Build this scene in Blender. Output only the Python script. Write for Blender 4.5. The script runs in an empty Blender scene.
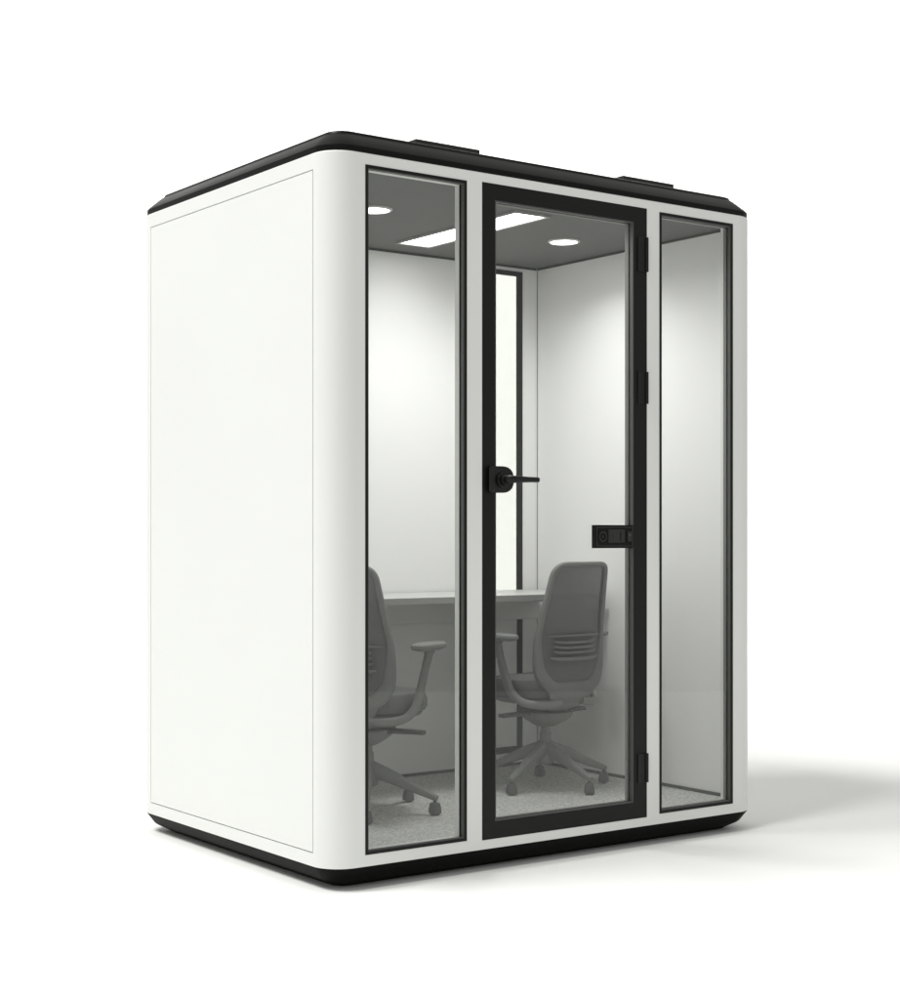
import bpy, bmesh, math
from mathutils import Vector, Matrix

scene = bpy.context.scene
COL = scene.collection
R = math.radians

# ------------------------------------------------------------------ materials
def new_mat(name):
    m = bpy.data.materials.new(name); m.use_nodes = True
    nt = m.node_tree
    return m, nt, nt.nodes['Principled BSDF']

def paint(name, col, rough=0.45, spec=0.4, bump=0.0, bscale=400, var=0.0, vscale=3.0, rvar=0.06):
    """Painted / moulded surface: tiny tonal and gloss variation and a fine grain."""
    m, nt, b = new_mat(name)
    tc = nt.nodes.new('ShaderNodeTexCoord')
    n = nt.nodes.new('ShaderNodeTexNoise'); n.inputs['Scale'].default_value = vscale; n.inputs['Detail'].default_value = 5
    nt.links.new(tc.outputs['Object'], n.inputs['Vector'])
    mx = nt.nodes.new('ShaderNodeMixRGB')
    c0 = [max(0, c * (1 - var)) for c in col]; c1 = [min(1, c * (1 + var)) for c in col]
    mx.inputs[1].default_value = (*c0, 1); mx.inputs[2].default_value = (*c1, 1)
    nt.links.new(n.outputs['Fac'], mx.inputs[0]); nt.links.new(mx.outputs[0], b.inputs['Base Color'])
    mr = nt.nodes.new('ShaderNodeMapRange')
    mr.inputs['To Min'].default_value = max(0, rough - rvar); mr.inputs['To Max'].default_value = min(1, rough + rvar)
    nt.links.new(n.outputs['Fac'], mr.inputs['Value']); nt.links.new(mr.outputs[0], b.inputs['Roughness'])
    b.inputs['Specular IOR Level'].default_value = spec
    if bump:
        n2 = nt.nodes.new('ShaderNodeTexNoise'); n2.inputs['Scale'].default_value = bscale; n2.inputs['Detail'].default_value = 2
        nt.links.new(tc.outputs['Object'], n2.inputs['Vector'])
        bp = nt.nodes.new('ShaderNodeBump'); bp.inputs['Strength'].default_value = bump; bp.inputs['Distance'].default_value = 0.001
        nt.links.new(n2.outputs['Fac'], bp.inputs['Height']); nt.links.new(bp.outputs[0], b.inputs['Normal'])
    return m

def glass_mat(name, tint, refl=1.0):
    m = bpy.data.materials.new(name); m.use_nodes = True
    nt = m.node_tree; nt.nodes.clear()
    out = nt.nodes.new('ShaderNodeOutputMaterial')
    tr = nt.nodes.new('ShaderNodeBsdfTransparent'); tr.inputs[0].default_value = (*tint, 1)
    gl = nt.nodes.new('ShaderNodeBsdfGlossy'); gl.inputs['Roughness'].default_value = 0.0
    gl.inputs['Color'].default_value = (0.98, 1, 0.98, 1)
    fr = nt.nodes.new('ShaderNodeFresnel'); fr.inputs['IOR'].default_value = 1.5
    ge = nt.nodes.new('ShaderNodeNewGeometry')
    inv = nt.nodes.new('ShaderNodeMath'); inv.operation = 'SUBTRACT'; inv.inputs[0].default_value = 1
    nt.links.new(ge.outputs['Backfacing'], inv.inputs[1])
    mu = nt.nodes.new('ShaderNodeMath'); mu.operation = 'MULTIPLY'
    nt.links.new(fr.outputs[0], mu.inputs[0]); nt.links.new(inv.outputs[0], mu.inputs[1])
    m2 = nt.nodes.new('ShaderNodeMath'); m2.operation = 'MULTIPLY'; m2.inputs[1].default_value = refl
    nt.links.new(mu.outputs[0], m2.inputs[0])
    mix = nt.nodes.new('ShaderNodeMixShader')
    nt.links.new(m2.outputs[0], mix.inputs[0]); nt.links.new(tr.outputs[0], mix.inputs[1]); nt.links.new(gl.outputs[0], mix.inputs[2])
    nt.links.new(mix.outputs[0], out.inputs['Surface'])
    return m

def emit_mat(name, col, s):
    m = bpy.data.materials.new(name); m.use_nodes = True
    nt = m.node_tree; nt.nodes.clear()
    out = nt.nodes.new('ShaderNodeOutputMaterial'); e = nt.nodes.new('ShaderNodeEmission')
    e.inputs[0].default_value = (*col, 1); e.inputs[1].default_value = s
    nt.links.new(e.outputs[0], out.inputs['Surface'])
    return m

def carpet_mat():
    m, nt, b = new_mat('carpet_grey')
    tc = nt.nodes.new('ShaderNodeTexCoord')
    n = nt.nodes.new('ShaderNodeTexNoise'); n.inputs['Scale'].default_value = 210; n.inputs['Detail'].default_value = 4; n.inputs['Roughness'].default_value = 0.75
    n2 = nt.nodes.new('ShaderNodeTexNoise'); n2.inputs['Scale'].default_value = 70; n2.inputs['Detail'].default_value = 3
    for q in (n, n2): nt.links.new(tc.outputs['Object'], q.inputs['Vector'])
    ad = nt.nodes.new('ShaderNodeMath'); ad.operation = 'MULTIPLY_ADD'; ad.inputs[1].default_value = 0.35
    nt.links.new(n2.outputs['Fac'], ad.inputs[0]); nt.links.new(n.outputs['Fac'], ad.inputs[2])
    r = nt.nodes.new('ShaderNodeValToRGB')
    r.color_ramp.elements[0].position = 0.47; r.color_ramp.elements[0].color = (.25, .253, .243, 1)
    r.color_ramp.elements[1].position = 0.88; r.color_ramp.elements[1].color = (.90, .905, .87, 1)
    nt.links.new(ad.outputs[0], r.inputs[0]); nt.links.new(r.outputs[0], b.inputs['Base Color'])
    b.inputs['Roughness'].default_value = 0.95; b.inputs['Specular IOR Level'].default_value = 0.1
    bp = nt.nodes.new('ShaderNodeBump'); bp.inputs['Strength'].default_value = 0.8; bp.inputs['Distance'].default_value = 0.006
    nt.links.new(ad.outputs[0], bp.inputs['Height']); nt.links.new(bp.outputs[0], b.inputs['Normal'])
    return m

def mesh_fabric():
    """Open knitted mesh: a fine weave of threads with holes between them."""
    m, nt, b = new_mat('mesh_grey')
    out = nt.nodes['Material Output']
    b.inputs['Base Color'].default_value = (.175, .177, .171, 1); b.inputs['Roughness'].default_value = .85
    tc = nt.nodes.new('ShaderNodeTexCoord')
    w = nt.nodes.new('ShaderNodeTexWave'); w.bands_direction = 'Z'; w.inputs['Scale'].default_value = 75
    w.inputs['Distortion'].default_value = 0.3
    w2 = nt.nodes.new('ShaderNodeTexWave'); w2.bands_direction = 'X'; w2.inputs['Scale'].default_value = 75
    for q in (w, w2): nt.links.new(tc.outputs['Object'], q.inputs['Vector'])
    mu = nt.nodes.new('ShaderNodeMath'); mu.operation = 'MULTIPLY'
    nt.links.new(w.outputs['Fac'], mu.inputs[0]); nt.links.new(w2.outputs['Fac'], mu.inputs[1])
    mr = nt.nodes.new('ShaderNodeMapRange'); mr.inputs['To Min'].default_value = 0.0; mr.inputs['To Max'].default_value = 0.7
    nt.links.new(mu.outputs[0], mr.inputs['Value'])
    tr = nt.nodes.new('ShaderNodeBsdfTransparent')
    mix = nt.nodes.new('ShaderNodeMixShader')
    nt.links.new(mr.outputs[0], mix.inputs[0]); nt.links.new(b.outputs[0], mix.inputs[1]); nt.links.new(tr.outputs[0], mix.inputs[2])
    nt.links.new(mix.outputs[0], out.inputs['Surface'])
    return m

WHITE = paint('white_lacquer', (.755, .762, .742), .42, .35, bump=.03, bscale=700, var=.012)
PANEL = paint('white_panel', (.755, .763, .743), .46, .35, bump=.03, bscale=700, var=.012)
BLACK = paint('black_plastic', (.010, .0103, .0092), .42, .3, bump=.05, bscale=900, var=.08)
ROOFM = paint('black_roof', (.0065, .0067, .006), .32, .10, bump=.05, bscale=900, var=.08)
BASEM = paint('black_base', (.0045, .0046, .0042), .48, .05, bump=.05, bscale=900, var=.08)
FRAME = paint('black_frame', (.007, .0073, .0065), .42, .2, bump=.04, bscale=900, var=.06)
HARD = paint('black_hardware', (.006, .006, .0056), .4, .28, var=.05)
VENT = paint('vent_black', (.02, .02, .019), .5, .4, var=.05)
WALL = paint('inner_wall_white', (.87, .872, .862), .6, .25, bump=.08, bscale=500, var=.012)
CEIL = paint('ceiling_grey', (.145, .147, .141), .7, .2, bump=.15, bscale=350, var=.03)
GAP_SHADE = paint('gap_shade_dark', (.05, .051, .047), .6, .3)  # dark colour of strips standing for the shadow gaps at wall edges
CARPET = carpet_mat()
DESK = paint('desk_white', (.54, .544, .53), .4, .35, var=.012)
APRON = paint('apron_white', (.72, .725, .71), .5, .3, var=.02)
PLAST = paint('chair_plastic', (.195, .197, .19), .5, .35, bump=.08, bscale=600, var=.05, vscale=14)
SEATM = paint('chair_fabric', (.15, .152, .146), .9, .15, bump=.5, bscale=900, var=.12, vscale=60)
DARKP = paint('chair_dark', (.09, .091, .087), .5, .35, var=.05)
MESHM = mesh_fabric()
FLOOR = paint('studio_white', (.90, .903, .882), .75, .12, bump=.02, bscale=60, var=.006, vscale=1.2)
REARG = glass_mat('rear_glass', (.79, .795, .785), 1.0)
GLASS = glass_mat('tinted_glass', (.918, .92, .916), 1.25)
LAMPM = emit_mat('lamp_diffuser', (1, 1, .985), 8.5)
DOWNM = emit_mat('downlight_lens', (1, 1, .985), 8.5)
LEDM = emit_mat('status_light', (.6, .8, .7), .12)

# ------------------------------------------------------------------ mesh helpers
def finish(bm, ang=35):
    bmesh.ops.remove_doubles(bm, verts=bm.verts, dist=1e-6)
    bmesh.ops.recalc_face_normals(bm, faces=bm.faces)
    for f in bm.faces: f.smooth = True
    for e in bm.edges:
        if len(e.link_faces) == 2: e.smooth = e.calc_face_angle(0) < R(ang)

def obj(name, bm, mat, parent=None, bevel=0, seg=2, sub=0, ang=35, fin=True):
    if fin: finish(bm, ang)
    me = bpy.data.meshes.new(name); bm.to_mesh(me); bm.free()
    me.materials.append(mat)
    o = bpy.data.objects.new(name, me); COL.objects.link(o)
    if parent:
        o.parent = parent
        p = parent; off = Vector()
        while p:                                     # meshes are written in scene coordinates
            off += p.location; p = p.parent
        o.location = -off
    if bevel:
        b = o.modifiers.new('bevel', 'BEVEL'); b.width = bevel; b.segments = seg; b.limit_method = 'ANGLE'; b.angle_limit = R(35)
    if sub:
        s = o.modifiers.new('sub', 'SUBSURF'); s.levels = sub; s.render_levels = sub
    return o

def box(bm, x0, x1, y0, y1, z0, z1):
    v = [bm.verts.new(p) for p in ((x0,y0,z0),(x1,y0,z0),(x1,y1,z0),(x0,y1,z0),(x0,y0,z1),(x1,y0,z1),(x1,y1,z1),(x0,y1,z1))]
    for f in ((3,2,1,0),(4,5,6,7),(0,1,5,4),(1,2,6,5),(2,3,7,6),(3,0,4,7)): bm.faces.new([v[i] for i in f])
    return v

def ring(bm, x0, x1, z0, z1, wl, wr, wb, wt, y0, y1):
    """rectangular frame in the xz plane, mitred ring so nothing overlaps"""
    o = [(x0,z0),(x1,z0),(x1,z1),(x0,z1)]; i = [(x0+wl,z0+wb),(x1-wr,z0+wb),(x1-wr,z1-wt),(x0+wl,z1-wt)]
    A = [[bm.verts.new((p[0], y, p[1])) for p in L] for y in (y0, y1) for L in (o, i)]
    of, inf, ob, inb = A
    for k in range(4):
        j = (k+1) % 4
        bm.faces.new((of[k], of[j], inf[j], inf[k])); bm.faces.new((ob[j], ob[k], inb[k], inb[j]))
        bm.faces.new((of[j], of[k], ob[k], ob[j])); bm.faces.new((inf[k], inf[j], inb[j], inb[k]))

def loft(bm, rings, closed=True, caps=True, loop=False):
    V = [[bm.verts.new(p) for p in r] for r in rings]
    n = len(V[0]); m = len(V)
    for a in range(m if loop else m-1):
        A, B = V[a], V[(a+1) % m]
        for k in range(n if closed else n-1):
            j = (k+1) % n
            bm.faces.new((A[k], A[j], B[j], B[k]))
    if caps and not loop:
        bm.faces.new(V[0][::-1]); bm.faces.new(V[-1])
    return V

def rrect(x0, x1, y0, y1, r, n=10):
    pts = []
    for cx, cy, a0 in ((x1-r,y0+r,-90),(x1-r,y1-r,0),(x0+r,y1-r,90),(x0+r,y0+r,180)):
        for k in range(n+1):
            a = R(a0 + 90*k/n); pts.append((cx + r*math.cos(a), cy + r*math.sin(a)))
    return pts

def cyl(bm, c, r0, r1, axis, length, n=24):
    ax = Vector(axis).normalized(); up = Vector((0,0,1)) if abs(ax.z) < .9 else Vector((1,0,0))
    u = ax.cross(up).normalized(); w = ax.cross(u)
    c = Vector(c)
    rs = []
    for t, r in ((0, r0), (1, r1)):
        rs.append([c + ax*length*t + u*r*math.cos(2*math.pi*k/n) + w*r*math.sin(2*math.pi*k/n) for k in range(n)])
    loft(bm, rs)

def sweep(bm, path, sec, side=None, n=12, power=2.0):
    """path: points; sec: (half width, half height) per point; side: width direction hint"""
    P = [Vector(p) for p in path]; rs = []
    for i, p in enumerate(P):
        t = (P[min(i+1, len(P)-1)] - P[max(i-1, 0)]).normalized()
        s = Vector(side) if side else (Vector((0,0,1)) if abs(t.z) < .9 else Vector((1,0,0)))
        s = (s - t*s.dot(t)).normalized(); h = t.cross(s)
        a, b = sec[i] if isinstance(sec, list) else sec
        r = []
        for k in range(n):
            th = 2*math.pi*k/n; c_, s_ = math.cos(th), math.sin(th)
            e = 2/power
            r.append(p + s*a*math.copysign(abs(c_)**e, c_) + h*b*math.copysign(abs(s_)**e, s_))
        rs.append(r)
    loft(bm, rs)

def smooth_path(pts, n=8):
    P = [Vector(p) for p in pts]; out = []
    for i in range(len(P)-1):
        p0, p1, p2, p3 = P[max(i-1,0)], P[i], P[i+1], P[min(i+2, len(P)-1)]
        for k in range(n):
            t = k/n
            out.append(.5*((2*p1) + (p2-p0)*t + (2*p0-5*p1+4*p2-p3)*t*t + (3*p1-p0-3*p2+p3)*t**3))
    out.append(P[-1]); return out

def lerp_list(vals, n):
    out = []
    m = len(vals)-1
    for i in range(n):
        t = i/(n-1)*m; k = min(int(t), m-1); f = t-k
        out.append(tuple(a+(b-a)*f for a, b in zip(vals[k], vals[k+1])))
    return out

def boolean(target_bm, cutters, name):
    """target minus every cutter, returned as a bmesh"""
    finish(target_bm)
    me = bpy.data.meshes.new('tmp'); target_bm.to_mesh(me); target_bm.free()
    t = bpy.data.objects.new('tmp', me); COL.objects.link(t)
    cs = []
    for cb in cutters:
        finish(cb)
        cm = bpy.data.meshes.new('cut'); cb.to_mesh(cm); cb.free()
        c = bpy.data.objects.new('cut', cm); COL.objects.link(c); cs.append(c)
        md = t.modifiers.new('b', 'BOOLEAN'); md.operation = 'DIFFERENCE'; md.solver = 'EXACT'; md.object = c
    dg = bpy.context.evaluated_depsgraph_get(); dg.update()
    ev = bpy.data.meshes.new_from_object(t.evaluated_get(dg))
    bm = bmesh.new(); bm.from_mesh(ev)
    for o in [t]+cs:
        m_ = o.data; bpy.data.objects.remove(o); bpy.data.meshes.remove(m_)
    bpy.data.meshes.remove(ev)
    return bm

def cutbox(*a):
    bm = bmesh.new(); box(bm, *a); return bm

def empty(name, loc, label, cat, group=None, rz=0):
    o = bpy.data.objects.new(name, None); COL.objects.link(o)
    o.empty_display_size = .1
    o.location = loc; o.rotation_euler = (0, 0, rz)
    o['label'] = label; o['category'] = cat
    if group: o['group'] = group
    return o

# ------------------------------------------------------------------ dimensions (metres, ground z = 0)
X0, X1, Y1 = -0.121, 1.636, 1.270          # outer shell, front plane y = 0
ZB, ZT = 0.067, 2.133                      # white shell bottom / top
RC = 0.088                                 # corner radius
IX0, IX1, IY0, IY1 = -0.085, 1.5945, 0.050, 1.171
FZ, CZ = 0.098, 2.111                      # inner floor / ceiling
WB, WT = 0.100, 2.100                      # fixed windows
LW = (0.0, 0.3672); RW = (1.1633, 1.5105)
DX = (0.4244, 1.1071); DZ = (0.095, 2.104)

# ------------------------------------------------------------------ setting
bm = bmesh.new()
fl = [(-7.7,-12.75),(14.9,3.65),(15.4,5.4),(-4.9,20.15),(-24,14),(-24,-10)]
bm.faces.new([bm.verts.new((x, y, 0)) for x, y in fl])
floor = obj('floor', bm, FLOOR); floor['kind'] = 'structure'
bm = bmesh.new()
A, B = Vector((15.4,5.4,0)), Vector((-4.9,20.15,0)); nrm = Vector((.588,.809,0))
rs = []
for k in range(17):
    a = R(90*k/16); r = 3.0
    d = nrm*r*math.sin(a) + Vector((0,0,r*(1-math.cos(a))))
    rs.append([A+d, B+d])
rs.append([rs[-1][0]+Vector((0,0,7)), rs[-1][1]+Vector((0,0,7))])
loft(bm, rs, closed=False, caps=False)
backdrop = obj('backdrop', bm, FLOOR); backdrop['kind'] = 'structure'

# ------------------------------------------------------------------ booth
CENTER = Vector(((X0+X1)/2, Y1/2, 0))
booth = empty('meeting_booth', CENTER, 'white office meeting booth with black roof and base, glass door and two glass panels', 'booth')

bm = bmesh.new()
o_ = rrect(X0, X1, 0, Y1, RC, 14)
loft(bm, [[(x, y, ZB) for x, y in o_], [(x, y, ZT-.004) for x, y in o_], [(x, y, ZT) for x, y in rrect(X0+.003, X1-.003, .003, Y1-.003, RC-.003, 14)]])
fw = .009
BWX, BWZ = (1.262, 1.515), (.149, 2.089)
cuts = [cutbox(IX0-.015, IX1+.015, IY0, IY1+.02, ZB+.02, ZT-.012)]
for a, b in (LW, RW):
    cuts += [cutbox(a+fw, b-fw, -.1, .2, WB+fw, WT-fw), cutbox(a, b, -.1, .028, WB, WT)]
cuts += [cutbox(DX[0]+.012, DX[1]-.012, -.1, .2, FZ+.006, DZ[1]-.012), cutbox(DX[0], DX[1], -.1, .044, *DZ)]
sp = bmesh.new()                              # rear opening, its right jamb splayed outwards
loft(sp, [[(BWX[0], IY1-.1, z), (BWX[1], IY1-.1, z), (BWX[1], IY1+.0196, z), (BWX[1]+.052, Y1+.002, z), (BWX[1]+.052, Y1+.1, z), (BWX[0], Y1+.1, z)] for z in BWZ])
cuts.append(sp)
cuts += [cutbox(X0-.1, X0+.009, .0900, 1.1692, .1050, 2.0858)]
bm = boolean(bm, cuts, 'shell')
obj('shell', bm, WHITE, booth)

bm = bmesh.new(); box(bm, X0-.0002, X0+.0088, .0934, 1.1658, .1084, 2.0824)
obj('side_panel', bm, PANEL, booth)

# inner linings
bm = bmesh.new(); box(bm, IX0-.0145, IX0, IY0+.0005, IY1+.019, FZ-.03, CZ+.03); obj('side_lining', bm, WALL, booth)
bm = bmesh.new(); box(bm, IX1, IX1+.0145, IY0+.0005, IY1-.002, FZ-.03, CZ+.03); obj('side_lining', bm, WALL, booth)
bm = bmesh.new(); box(bm, IX0+.002, IX1-.0015, IY1, IY1+.0195, FZ-.03, CZ+.03)
bm = boolean(bm, [cutbox(BWX[0], BWX[1], IY1-.1, IY1+.2, *BWZ)], 'bl')
obj('back_lining', bm, WALL, booth)
bm = bmesh.new(); box(bm, IX0+.0005, IX1-.0005, IY0+.0005, IY1-.0005, CZ, CZ+.011)
ceil = obj('ceiling', bm, CEIL, booth)
bm = bmesh.new(); box(bm, IX0+.0005, IX1-.0005, IY0+.0005, IY1-.0005, FZ-.0105, FZ); obj('carpet', bm, CARPET, booth)
bm = bmesh.new()
box(bm, IX0+.006, IX1-.006, IY1-.004, IY1-.0006, FZ+.0005, FZ+.012); box(bm, IX1-.0045, IX1-.0006, IY0+.001, IY1-.005, FZ+.0005, FZ+.012)
box(bm, IX0+.0006, IX0+.0045, IY0+.001, IY1-.005, FZ+.0005, FZ+.012)
obj('floor_gap_shade', bm, GAP_SHADE, booth)  # strips painted dark in place of the gap where walls meet carpet
bm = bmesh.new()
box(bm, IX0+.006, IX1-.006, IY1-.003, IY1-.0006, CZ-.009, CZ-.0005); box(bm, IX1-.0035, IX1-.0006, IY0+.001, IY1-.005, CZ-.009, CZ-.0005)
box(bm, IX0+.0006, IX0+.0035, IY0+.001, IY1-.005, CZ-.009, CZ-.0005)
obj('ceiling_gap_shade', bm, GAP_SHADE, booth)  # dark strips drawn as the shadow gap below the ceiling
bm = bmesh.new(); box(bm, IX1-.0028, IX1-.0007, IY1-.0028, IY1-.0007, FZ+.013, CZ-.010); obj('corner_gap_shade', bm, paint('gap_shade_grey', (.25,.25,.24)), booth)  # grey strip standing for the shaded gap in the wall corner

# base plinth, tapering to the ground
def rings_from(profile):
    out = []
    for ins, z in profile:
        out.append([(x, y, z) for x, y in rrect(X0+ins, X1-ins, ins, Y1-ins, max(RC-ins*.6, .02), 14)])
    return out
bm = bmesh.new()
loft(bm, rings_from([(.074,.001),(.070,.004),(.058,.011),(.030,.026),(.024,.031),(.004,.060),(.001,.0645),(.001,.0668)]))
obj('base', bm, BASEM, booth, ang=50)
bm = bmesh.new()
loft(bm, rings_from([(.004,2.1332),(.002,2.136),(.0015,2.150),(.006,2.156),(.043,2.190),(.050,2.194),(.053,2.198),(.055,2.203),(.062,2.206),(.20,2.2065)]))
roof = obj('roof', bm, ROOFM, booth, ang=22)
for a, b in ((.283, .530), (1.138, 1.375)):
    bm = bmesh.new()
    box(bm, a, b, .150, .620, 2.2062, 2.2455)
    for k in range(9):                               # louvre slots along the top
        yy = .19 + k*.046
        box(bm, a+.03, b-.03, yy, yy+.02, 2.2456, 2.2500)
    obj('vent_cover', bm, VENT, roof, bevel=.003)

# fixed windows
REVEALF = paint('lit_reveal_front', (.08,.081,.077), .5, .3)  # lighter grey puts the light on the frame reveals into colour
REVEALR = paint('painted_reveal_rear', (.19,.192,.185), .5, .3)  # shade on the white right-window reveal put into colour; paler reveal in the door
def fixed_window(a, b, rear=False):
    bm = bmesh.new(); ring(bm, a+.0006, b-.0006, WB+.0006, WT-.0006, fw, fw, fw, fw, -.0015, .0275)
    f = obj('fixed_window', bm, FRAME, booth, bevel=.0008, seg=1)
    bm = bmesh.new(); box(bm, a+fw-.002, b-fw+.002, .0135, .0195, WB+fw-.002, WT-fw+.002)
    obj('pane', bm, GLASS, f)
    g = fw+.0005; t = .003
    bm = bmesh.new(); ring(bm, a+g, b-g, WB+g, WT-g, t, t, t, t, .0012, .0133)
    obj('lit_reveal_bead', bm, REVEALF, f)  # ring coloured as the lit reveal of the black frame
    if rear:
        bm = bmesh.new(); ring(bm, a+g, b-g, WB+g, WT-g, t, t, t, t, .0197, .034); obj('painted_reveal_bead', bm, REVEALR, f)  # grey ring added to show the reveal in shade
    return f
fixed_window(*LW); fixed_window(*RW, True)
# rear window
bm = bmesh.new(); ring(bm, BWX[0]+.0006, BWX[1]-.0006, BWZ[0]+.0006, BWZ[1]-.0006, .026, .026, .026, .019, IY1-.005, IY1+.006)
box(bm, BWX[0]+.027, BWX[1]-.027, IY1-.0045, IY1+.0055, .770, .796)
f = obj('rear_window', bm, FRAME, booth, bevel=.001, seg=1)
bm = bmesh.new(); box(bm, BWX[0]+.022, BWX[1]-.022, IY1-.002, IY1+.003, .79, BWZ[1]-.015); obj('pane', bm, REARG, f)
bm = bmesh.new(); box(bm, BWX[0]+.0262, BWX[1]-.0262, IY1+.0003, IY1+.0052, BWZ[0]+.0262, .7698); obj('infill_panel', bm, WALL, f)

# door
bm = bmesh.new()
ring(bm, DX[0]+.003, DX[1]-.003, DZ[0]+.003, DZ[1]-.003, .0475, .0545, .050, .047, -.001, .040)
door = obj('door', bm, FRAME, booth, bevel=.0015)
bm = bmesh.new(); box(bm, DX[0]+.046, DX[1]-.052, .0150, .0210, DZ[0]+.048, DZ[1]-.045); obj('pane', bm, GLASS, door)
bm = bmesh.new(); ring(bm, DX[0]+.0508, DX[1]-.0578, DZ[0]+.0533, DZ[1]-.0503, .005, .005, .005, .005, .0215, .038)
obj('painted_reveal_bead', bm, REVEALR, door)
bm = bmesh.new(); ring(bm, DX[0]+.0508, DX[1]-.0578, DZ[0]+.0533, DZ[1]-.0503, .004, .004, .004, .004, .0010, .0147)
obj('lit_reveal_bead', bm, REVEALF, door)
# black frame lining the door opening
bm = bmesh.new(); ring(bm, DX[0]+.0004, DX[1]-.0004, DZ[0]+.0004, DZ[1]-.0004, .0022, .0022, .0022, .0022, -.0006, .0435)
obj('door_frame', bm, HARD, booth)
for z0, z1 in ((1.894,2.007),(1.459,1.564),(.212,.307)):
    bm = bmesh.new()
    box(bm, DX[1]-.043, DX[1]-.012, -.0045, -.0012, z0, z1)
    cyl(bm, (DX[1]-.005, -.0050, z0), .0062, .0062, (0,0,1), z1-z0, 20)
    for q in (z0+.2*(z1-z0), z1-.2*(z1-z0)):
        cyl(bm, (DX[1]-.027, -.0044, q), .004, .004, (0,-1,0), .0012, 12)
    obj('hinge', bm, HARD, door, bevel=.0012)
# handle: D-shaped rose plate with keyed cylinder, and a slim lever
HZ = 1.197
bm = bmesh.new()
def dplate(x0, xm, hh, n=20, pw=2.4):
    pts = [(x0, -hh), (xm, -hh)]
    for k in range(1, n):
        a = -90 + 180*k/n; c_, s_ = math.cos(R(a)), math.sin(R(a))
        pts.append((xm + .046*abs(c_)**(2/pw), hh*math.copysign(abs(s_)**(2/pw), s_)))
    return pts + [(xm, hh), (x0, hh)]
pl = dplate(.449, .494, .041)
loft(bm, [[(x, y, HZ+z) for x, z in pl] for y in (-.0012, -.012)])
box(bm, .441, .462, -.0165, -.0121, HZ-.036, HZ+.036)
plate = obj('handle_plate', bm, BLACK, door, bevel=.002)
bm = bmesh.new()
cyl(bm, (.492, -.0122, HZ-.002), .0235, .0225, (0,-1,0), .010, 32)
cyl(bm, (.492, -.0222, HZ-.002), .0155, .0150, (0,-1,0), .012, 28)
obj('rosette', bm, HARD, door, bevel=.0015)
bm = bmesh.new()
pth = smooth_path([(.492,-.030,HZ),(.493,-.044,HZ),(.503,-.052,HZ),(.530,-.053,HZ),(.565,-.053,HZ),(.600,-.053,HZ),(.604,-.053,HZ)], 6)
sec = lerp_list([(.011,.010),(.0115,.010),(.0115,.009),(.0105,.008),(.0085,.007),(.0078,.0065),(.0045,.004)], len(pth))
sweep(bm, pth, sec, side=(0,0,1), n=16, power=2.6)
obj('lever', bm, HARD, door)
# dark control panel fixed against the hinge stile
PX0, PX1, PZ0, PZ1 = .879, 1.0465, .984, 1.0590
bm = bmesh.new(); box(bm, PX0, PX1, -.0008, .0149, PZ0, PZ1)
cp = obj('control_panel', bm, paint('panel_black', (.006,.0062,.0056), .5, .15, var=.1), door, bevel=.0012)
bm = bmesh.new()
ring(bm, PX0+.006, PX1-.006, PZ0+.006, PZ1-.006, .003, .003, .003, .003, -.0030, -.0009)
box(bm, PX0+.057, PX0+.128, -.0030, -.0009, PZ0+.018, PZ1-.014)
n = 24; cx, cz = PX0+.034, (PZ0+PZ1)/2
rs = []
for k in range(n):
    a = 2*math.pi*k/n
    rs.append([(cx+r*math.cos(a), y, cz+r*math.sin(a)) for r, y in ((.017,-.0009),(.017,-.0035),(.0125,-.0035),(.0125,-.0009))])
loft(bm, rs, loop=True)
cyl(bm, (cx, -.0009, cz), .004, .004, (0,-1,0), .002, 12)
for q in (.064, .078):
    box(bm, PX0+q, PX0+q+.006, -.0044, -.0031, cz-.008, cz+.008)
box(bm, PX0+.110, PX0+.122, -.0062, -.0031, cz-.015, cz+.014)
box(bm, PX0+.140, PX0+.158, -.0040, -.0009, cz-.016, cz+.016)
obj('socket_insert', bm, paint('panel_grey', (.020,.0205,.019), .38, .35, var=.1), door, bevel=.0006, seg=1)
bm = bmesh.new(); box(bm, PX0+.144, PX0+.153, -.0046, -.0041, cz+.004, cz+.007); obj('status_light', bm, LEDM, door)

# ceiling lights
LX0, LX1, LY0, LY1 = .800, .932, .310, 1.000
bm = bmesh.new()
def frame_flat(bm, x0, x1, y0, y1, w, z0, z1):
    o = [(x0,y0),(x1,y0),(x1,y1),(x0,y1)]; i = [(x0+w,y0+w),(x1-w,y0+w),(x1-w,y1-w),(x0+w,y1-w)]
    A = [[bm.verts.new((*p, z)) for p in L] for z in (z0, z1) for L in (o, i)]
    of, inf, ob, inb = A
    for k in range(4):
        j = (k+1) % 4
        bm.faces.new((of[k], of[j], inf[j], inf[k])); bm.faces.new((ob[j], ob[k], inb[k], inb[j]))
        bm.faces.new((of[j], of[k], ob[k], ob[j])); bm.faces.new((inf[k], inf[j], inb[j], inb[k]))
frame_flat(bm, LX0-.012, LX1+.012, LY0-.012, LY1+.012, .0118, CZ-.008, CZ-.0004)
lp = obj('light_panel', bm, paint('lamp_trim', (.32,.32,.31), .5), booth)
bm = bmesh.new(); box(bm, LX0, LX1, LY0, LY1, CZ-.005, CZ-.0004); obj('diffuser', bm, LAMPM, lp)
DL = [(.400,.560), (1.283,.633)]
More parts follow.
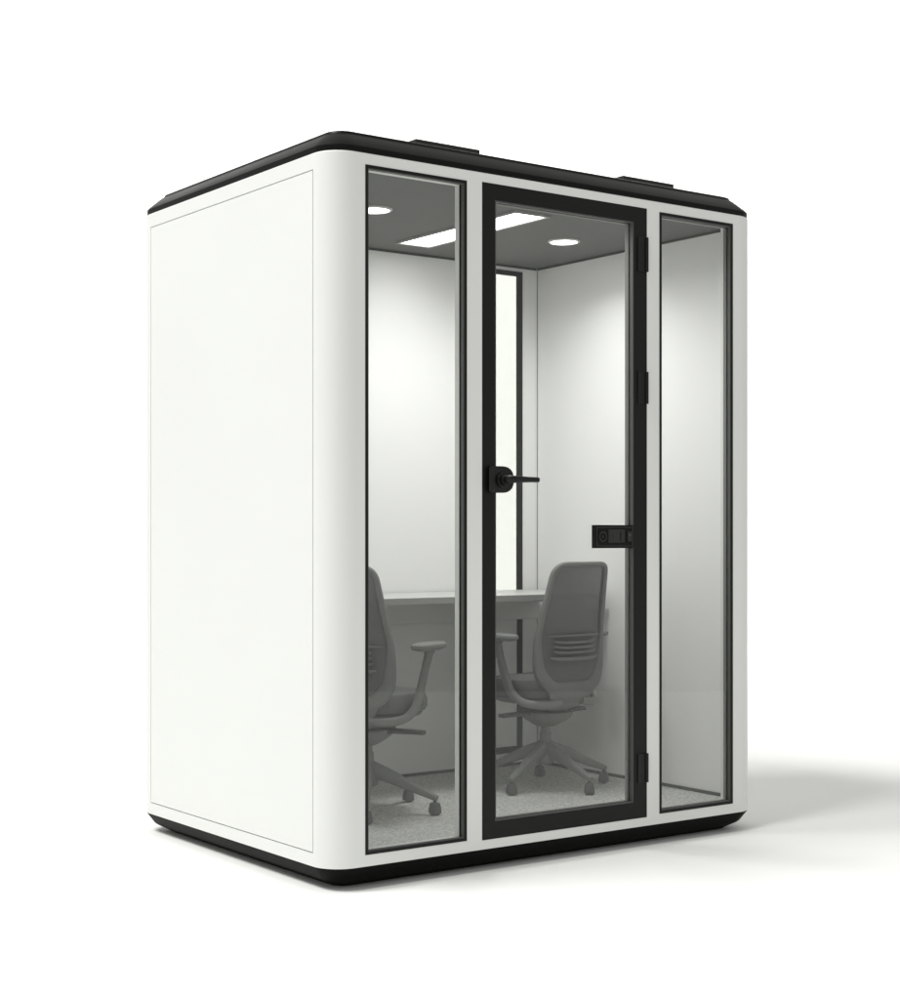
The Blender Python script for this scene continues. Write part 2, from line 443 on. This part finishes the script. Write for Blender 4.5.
for x, y in DL:
    bm = bmesh.new(); rs = []
    for k in range(40):
        a = 2*math.pi*k/40
        rs.append([(x+r*math.cos(a), y+r*math.sin(a), z) for r, z in ((.060,CZ-.0004),(.060,CZ-.004),(.052,CZ-.0075),(.050,CZ-.0004))])
    loft(bm, rs, loop=True)
    d = obj('downlight', bm, paint('downlight_trim', (.55,.55,.53), .4), booth)
    bm = bmesh.new(); cyl(bm, (x, y, CZ-.0045), .0495, .0495, (0,0,1), .0040, 40); obj('lens', bm, DOWNM, d)

# ------------------------------------------------------------------ desk
DKZ, DKF, DKR = .806, .725, 1.560
desk = empty('desk', (.755, 1.0, FZ), 'white built-in desk spanning the rear wall of the booth behind the chairs', 'desk')
bm = bmesh.new(); box(bm, IX0+.002, DKR, DKF, IY1-.0072, DKZ-.023, DKZ)
obj('desktop', bm, DESK, desk, bevel=.002)
bm = bmesh.new(); box(bm, IX0+.002, DKR, DKF-.0025, DKF-.0002, DKZ-.023, DKZ-.0015); obj('edge_band', bm, paint('edge_grey', (.33,.333,.32), .5, .3), desk)
bm = bmesh.new(); box(bm, IX0+.004, DKR-.004, IY1-.060, IY1-.040, .690, DKZ-.0235)
obj('apron', bm, APRON, desk, bevel=.001)
for x in (IX0+.006, DKR-.034):
    bm = bmesh.new(); box(bm, x, x+.024, DKF+.12, IY1-.062, .760, DKZ-.0235); obj('bracket', bm, APRON, desk)

# ------------------------------------------------------------------ office chair
def rounded_poly(pts, rad, n=6):
    out = []; m = len(pts)
    for i in range(m):
        p0, p1, p2 = Vector(pts[i-1]), Vector(pts[i]), Vector(pts[(i+1) % m]); r = rad[i]
        a = (p0-p1); b = (p2-p1); la, lb = a.length, b.length
        d = min(r, la*.49, lb*.49); s = p1 + a/la*d; e = p1 + b/lb*d
        for k in range(n+1):
            t = k/n; out.append(tuple(s*(1-t)**2 + p1*2*t*(1-t) + e*t*t))
    return out

def back_y(u, z):
    """backrest surface: leans back, wraps forward at its sides"""
    t = (z-.385)/(.827-.385)
    return -.150 - .058*t + .035*math.sin(math.pi*min(max(t,0),1))*.6 + .95*u*u

def make_chair():
    ch = empty('office_chair', (0,0,0), '', 'chair')
    # base: hub with five tapered legs, casters
    bm = bmesh.new()
    prof = [(.022,.085),(.036,.092),(.038,.120),(.033,.150),(.024,.166)]
    loft(bm, [[(r*math.cos(2*math.pi*k/24), r*math.sin(2*math.pi*k/24), z) for k in range(24)] for r, z in prof])
    base = obj('base', bm, PLAST, ch)
    LR = .237
    for i in range(5):
        a = R(BASE_A + 72*i); d = Vector((math.cos(a), math.sin(a), 0))
        bm = bmesh.new()
        pth = smooth_path([d*.018+Vector((0,0,.142)), d*.08+Vector((0,0,.122)), d*.15+Vector((0,0,.093)), d*(LR-.012)+Vector((0,0,.063)), d*(LR+.010)+Vector((0,0,.056))], 5)
        sec = lerp_list([(.022,.028),(.0185,.0225),(.0145,.016),(.012,.011),(.008,.008)], len(pth))
        sweep(bm, pth, sec, side=(-d.y, d.x, 0), n=16, power=3)
        obj('leg', bm, PLAST, base)
        c = d*LR; s = Vector((-d.y, d.x, 0))
        sw = s*math.cos(.6) + d*math.sin(.6); fw_ = d*math.cos(.6) - s*math.sin(.6)   # casters swivelled a little
        bm = bmesh.new()
        rs = []
        for z, hw, hl in ((.007,.0180,.0185),(.020,.0176,.0180),(.037,.0146,.0150),(.041,.0128,.013),(.0425,.009,.009)):
            rs.append([c + sw*(hw*math.copysign(abs(math.cos(t))**.45, math.cos(t))) + fw_*(hl*math.copysign(abs(math.sin(t))**.45, math.sin(t))) + Vector((0,0,z)) for t in [2*math.pi*k/20 for k in range(20)]])
        loft(bm, rs)
        cyl(bm, c+Vector((0,0,.040)), .006, .006, (0,0,1), .018, 12)
        cas = obj('caster', bm, DARKP, ch)
        for q in (-1, 1):
            bm = bmesh.new(); cyl(bm, c + sw*q*.0098 - sw*.0055 + Vector((0,0,.0165)), .0165, .0165, sw, .011, 24)
            obj('wheel', bm, DARKP, cas, bevel=.003)
    bm = bmesh.new(); cyl(bm, (0,0,.160), .0215, .0215, (0,0,1), .040, 24); cyl(bm, (0,0,.198), .0175, .0175, (0,0,1), .05, 24)
    obj('gas_column', bm, PLAST, ch)
    # tilt mechanism: shallow bowl with paddles to both sides
    bm = bmesh.new(); rs = []
    for z, a_, b_ in ((.224,.026,.030),(.232,.040,.05),(.246,.060,.075),(.262,.080,.095),(.280,.086,.105)):
        rs.append([(a_*math.copysign(abs(math.cos(t))**.75, math.cos(t)), b_*math.copysign(abs(math.sin(t))**.75, math.sin(t)), z) for t in [2*math.pi*k/28 for k in range(28)]])
    loft(bm, rs)
    mech = obj('mechanism', bm, PLAST, ch)
    bm = bmesh.new(); box(bm, -.045, .045, -.06, .09, .2802, .308); obj('tilt_block', bm, DARKP, mech, bevel=.006)
    for q in (-1, 1):
        bm = bmesh.new()
        sweep(bm, [(q*.05,.01,.272),(q*.10,.01,.275),(q*.165,.012,.275),(q*.205,.012,.274)], [(.030,.010),(.024,.0085),(.019,.0080),(.017,.0075)], side=(0,1,0), n=12, power=3)
        obj('lever', bm, DARKP, mech)
    # seat: pan and cushion with a waterfall front
    def seat_ring(sx, sy, z, drop):
        pts = []
        for k in range(48):
            t = 2*math.pi*k/48; c_, s_ = math.cos(t), math.sin(t)
            x = sx*math.copysign(abs(c_)**.62, c_); y = .032 + .92*sy*math.copysign(abs(s_)**.62, s_)
            zz = z - drop*max(0, (y-.06)/.16)**2 + .10*x*x + .05*max(0, -(y+.05))
            pts.append((x, y, zz))
        return pts
    bm = bmesh.new()
    loft(bm, [seat_ring(*q) for q in ((.085,.10,.306,.0),(.125,.130,.311,.008),(.150,.155,.321,.014),(.158,.162,.332,.016))])
    pan = obj('seat_pan', bm, PLAST, ch)
    bm = bmesh.new()
    loft(bm, [seat_ring(*q) for q in ((.150,.154,.3325,.016),(.164,.168,.338,.018),(.172,.177,.354,.020),(.172,.177,.380,.023),(.165,.169,.400,.025),(.146,.150,.411,.026),(.10,.11,.415,.024),(.05,.05,.413,.018))])
    obj('seat', bm, SEATM, ch)
    # backrest: closed frame
    out = rounded_poly([(-.104,.350),(.104,.350),(.166,.412),(.170,.520),(.131,.833),(-.131,.833),(-.170,.520),(-.166,.412)],
                       [.06,.06,.07,.06,.052,.052,.06,.07], 8)
    def frame_rings(out, w_of, dep_of):
        m = len(out); rs = []
        for i in range(m):
            u, z = out[i]; a, b = out[i-1], out[(i+1) % m]
            t = Vector((b[0]-a[0], b[1]-a[1])).normalized(); nn = Vector((t.y, -t.x))
            w, dp = w_of(z), dep_of(z); y = back_y(u, z)
            r = []
            for k in range(14):
                th = 2*math.pi*k/14; c_, s_ = math.cos(th), math.sin(th)
                cc = math.copysign(abs(c_)**.7, c_); ss = math.copysign(abs(s_)**.7, s_)
                q = -w + w*cc
                r.append((u+nn.x*q, y+dp*ss, z+nn.y*q))
            rs.append(r)
        return rs
    bm = bmesh.new()
    loft(bm, frame_rings(out, lambda z: .0085 + .0165*min(1, max(0, (.585-z)/.16)), lambda z: .012 + .006*min(1, max(0, (.6-z)/.2))), loop=True)
    # lower yoke: wide bracket sweeping forward beneath the seat
    rs = []
    for hw, y, z, th in ((.100,-.146,.384,.008),(.110,-.149,.368,.014),(.104,-.148,.346,.018),(.090,-.138,.326,.020),(.072,-.120,.308,.020),(.058,-.085,.297,.018),(.050,-.045,.290,.013),(.046,-.005,.287,.010)):
        r = []
        for k in range(24):
            t = 2*math.pi*k/24; c_, s_ = math.cos(t), math.sin(t)
            x = hw*math.copysign(abs(c_)**.7, c_); off = th*math.copysign(abs(s_)**.8, s_)
            fwd = 1.2*x*x
            r.append((x, y+fwd+off*.75, z-off*.66+fwd*.35))
        rs.append(r)
    loft(bm, rs)
    back = obj('backrest', bm, PLAST, ch)
    # mesh panel filling the frame
    def hw_at(z):
        P = [(.350,.104),(.412,.166),(.520,.170),(.833,.131)]
        for (z0,a),(z1,b) in zip(P, P[1:]):
            if z0 <= z <= z1: return a+(b-a)*(z-z0)/(z1-z0)
        return P[-1][1]
    bm = bmesh.new(); rows = []
    NZ, NU = 24, 12
    for i in range(NZ+1):
        z = .380 + (.823-.380)*i/NZ; h = hw_at(z)-.008-.014*min(1, max(0, (.585-z)/.16))
        if z > .79: h -= .017*((z-.79)/.033)**2
        if z < .425: h -= .018*((.425-z)/.037)**2
        rows.append([(h*(2*k/NU-1), back_y(h*(2*k/NU-1), z)+.004, z) for k in range(NU+1)])
    loft(bm, rows, closed=False, caps=False)
    mp = obj('mesh_panel', bm, MESHM, back)
    s_ = mp.modifiers.new('solid', 'SOLIDIFY'); s_.thickness = .003; s_.offset = 0
    # lumbar support: carrier bar above, three slats and a thicker lower bar
    for name, z, hw, hh, dy in (('lumbar_bar', .566, .130, .0045, -.010), ('lumbar_slat', .541, .098, .0055, -.014), ('lumbar_slat', .523, .100, .0055, -.015),
                                ('lumbar_slat', .505, .102, .0055, -.015), ('lumbar_slat', .482, .112, .0075, -.016)):
        bm = bmesh.new()
        us = [hw*(2*k/14-1) for k in range(15)]
        pth = [(u, back_y(u, z)+dy, z + (.006*(u/hw)**4 if name == 'lumbar_slat' else 0)) for u in us]
        sec = [(hh*(1-.55*abs(u/hw)**6), .006*(1-.4*abs(u/hw)**6)) for u in us]
        sweep(bm, pth, sec, side=(0,0,1), n=12, power=2.5)
        obj(name, bm, PLAST, back)
    # armrests
    for q in (-1, 1):
        bm = bmesh.new()
        pth = smooth_path([(q*.050,-.140,.326),(q*.120,-.125,.318),(q*.174,-.080,.326),(q*.196,-.034,.360),(q*.202,-.004,.425),(q*.211,.010,.485),(q*.222,.014,.535),(q*.224,.014,.556)], 6)
        sec = lerp_list([(.011,.014),(.012,.015),(.015,.014),(.018,.0125),(.018,.012),(.0165,.011),(.021,.012),(.045,.020)], len(pth))
        sweep(bm, pth, sec, side=(0,1,0), n=16, power=2.6)
        arm = obj('armrest', bm, PLAST, ch)
        bm = bmesh.new(); rs = []
        for z, a_, b_ in ((.5480,.022,.070),(.5530,.034,.096),(.5600,.038,.103),(.5680,.037,.101),(.5730,.031,.092),(.5745,.018,.064)):
            rs.append([(q*.224 + a_*math.copysign(abs(math.cos(t))**.8, math.cos(t)), .012 + b_*math.copysign(abs(math.sin(t))**.75, math.sin(t)), z) for t in [2*math.pi*k/32 for k in range(32)]])
        loft(bm, rs)
        obj('arm_pad', bm, PLAST, arm)
    return ch

def copy_tree(o, parent=None):
    c = o.copy(); COL.objects.link(c)
    if parent: c.parent = parent
    for k in [x for x in list(bpy.data.objects) if x.parent == o]: copy_tree(k, c)
    return c

BASE_A = -124 - 39
chair_r = make_chair()
chair_l = copy_tree(chair_r)
for c, loc, rz, lab in ((chair_r, (1.232,.678,FZ), 3, 'grey office chair with mesh back standing behind the glass door'),
                        (chair_l, (.408,.616,FZ), -61, 'grey office chair half cut off behind the narrow left glass panel')):
    c.location = loc; c.rotation_euler = (0,0,R(rz)); c['label'] = lab; c['category'] = 'chair'; c['group'] = 'office chairs inside the booth'

for k in chair_l.children:                           # the star base swivels freely under the seat
    if k.name.split('.')[0] in ('base', 'caster'): k.rotation_euler = (0, 0, R(28))

# ------------------------------------------------------------------ lights
def area(name, loc, target, sx, sy, power, col=(1,1,1)):
    l = bpy.data.lights.new(name, 'AREA'); l.shape = 'RECTANGLE'; l.size = sx; l.size_y = sy; l.energy = power; l.color = col
    o = bpy.data.objects.new(name, l); COL.objects.link(o); o.location = loc
    o.rotation_euler = (Vector(target)-Vector(loc)).to_track_quat('-Z', 'Y').to_euler()
    return o
area('key_softbox', (-8.0, -1.2, 16.6), (.8, .6, 1), 3.0, 3.0, 1000, (1, .997, .985))
area('key_softbox', (-7.9, 3.6, 16.4), (.8, .6, 1), 4.8, 4.8, 1820, (1, .997, .985))
area('backdrop_wash', (5.1, 6.6, 8.0), (8.5, 11.3, 4.0), 10, 2, 1100, (1, .998, .985))  # unseen lamp, added to bring the backdrop up to white
def down_lamp(name, loc, shape, sx, sy, power, spread):
    o = area(name, loc, (loc[0], loc[1], 0), sx, sy, power, (1, 1, .985))
    o.data.shape = shape; o.data.spread = R(spread); o.rotation_euler = (0, 0, 0)
for (x, y), p_, s_ in zip(DL, (2.0, 1.3), (154, 132)): down_lamp('downlight_lamp', (x, y, CZ-.012), 'DISK', .09, .09, p_, s_)
down_lamp('panel_lamp', ((LX0+LX1)/2, .49, CZ-.010), 'RECTANGLE', .12, .34, 7.2, 162)

world = bpy.data.worlds.new('World'); scene.world = world; world.use_nodes = True
bg = world.node_tree.nodes['Background']; bg.inputs[0].default_value = (1, 1, .985, 1); bg.inputs[1].default_value = .52

# ------------------------------------------------------------------ camera
cam = bpy.data.cameras.new('camera'); cam.sensor_fit = 'HORIZONTAL'; cam.sensor_width = 36
cam.lens = 1593.8/900*36; cam.shift_y = (534.44-500)/900; cam.clip_end = 200
co = bpy.data.objects.new('camera', cam); COL.objects.link(co)
co.location = (-2.5131, -3.876, 1.0284); co.rotation_euler = (R(90), 0, -.6284)
scene.camera = co
scene.view_settings.view_transform = 'Standard'; scene.view_settings.look = 'None'
scene.view_settings.exposure = 0; scene.view_settings.gamma = 1
scene.cycles.use_denoising = True
scene.cycles.max_bounces = 12; scene.cycles.diffuse_bounces = 6; scene.cycles.transparent_max_bounces = 24
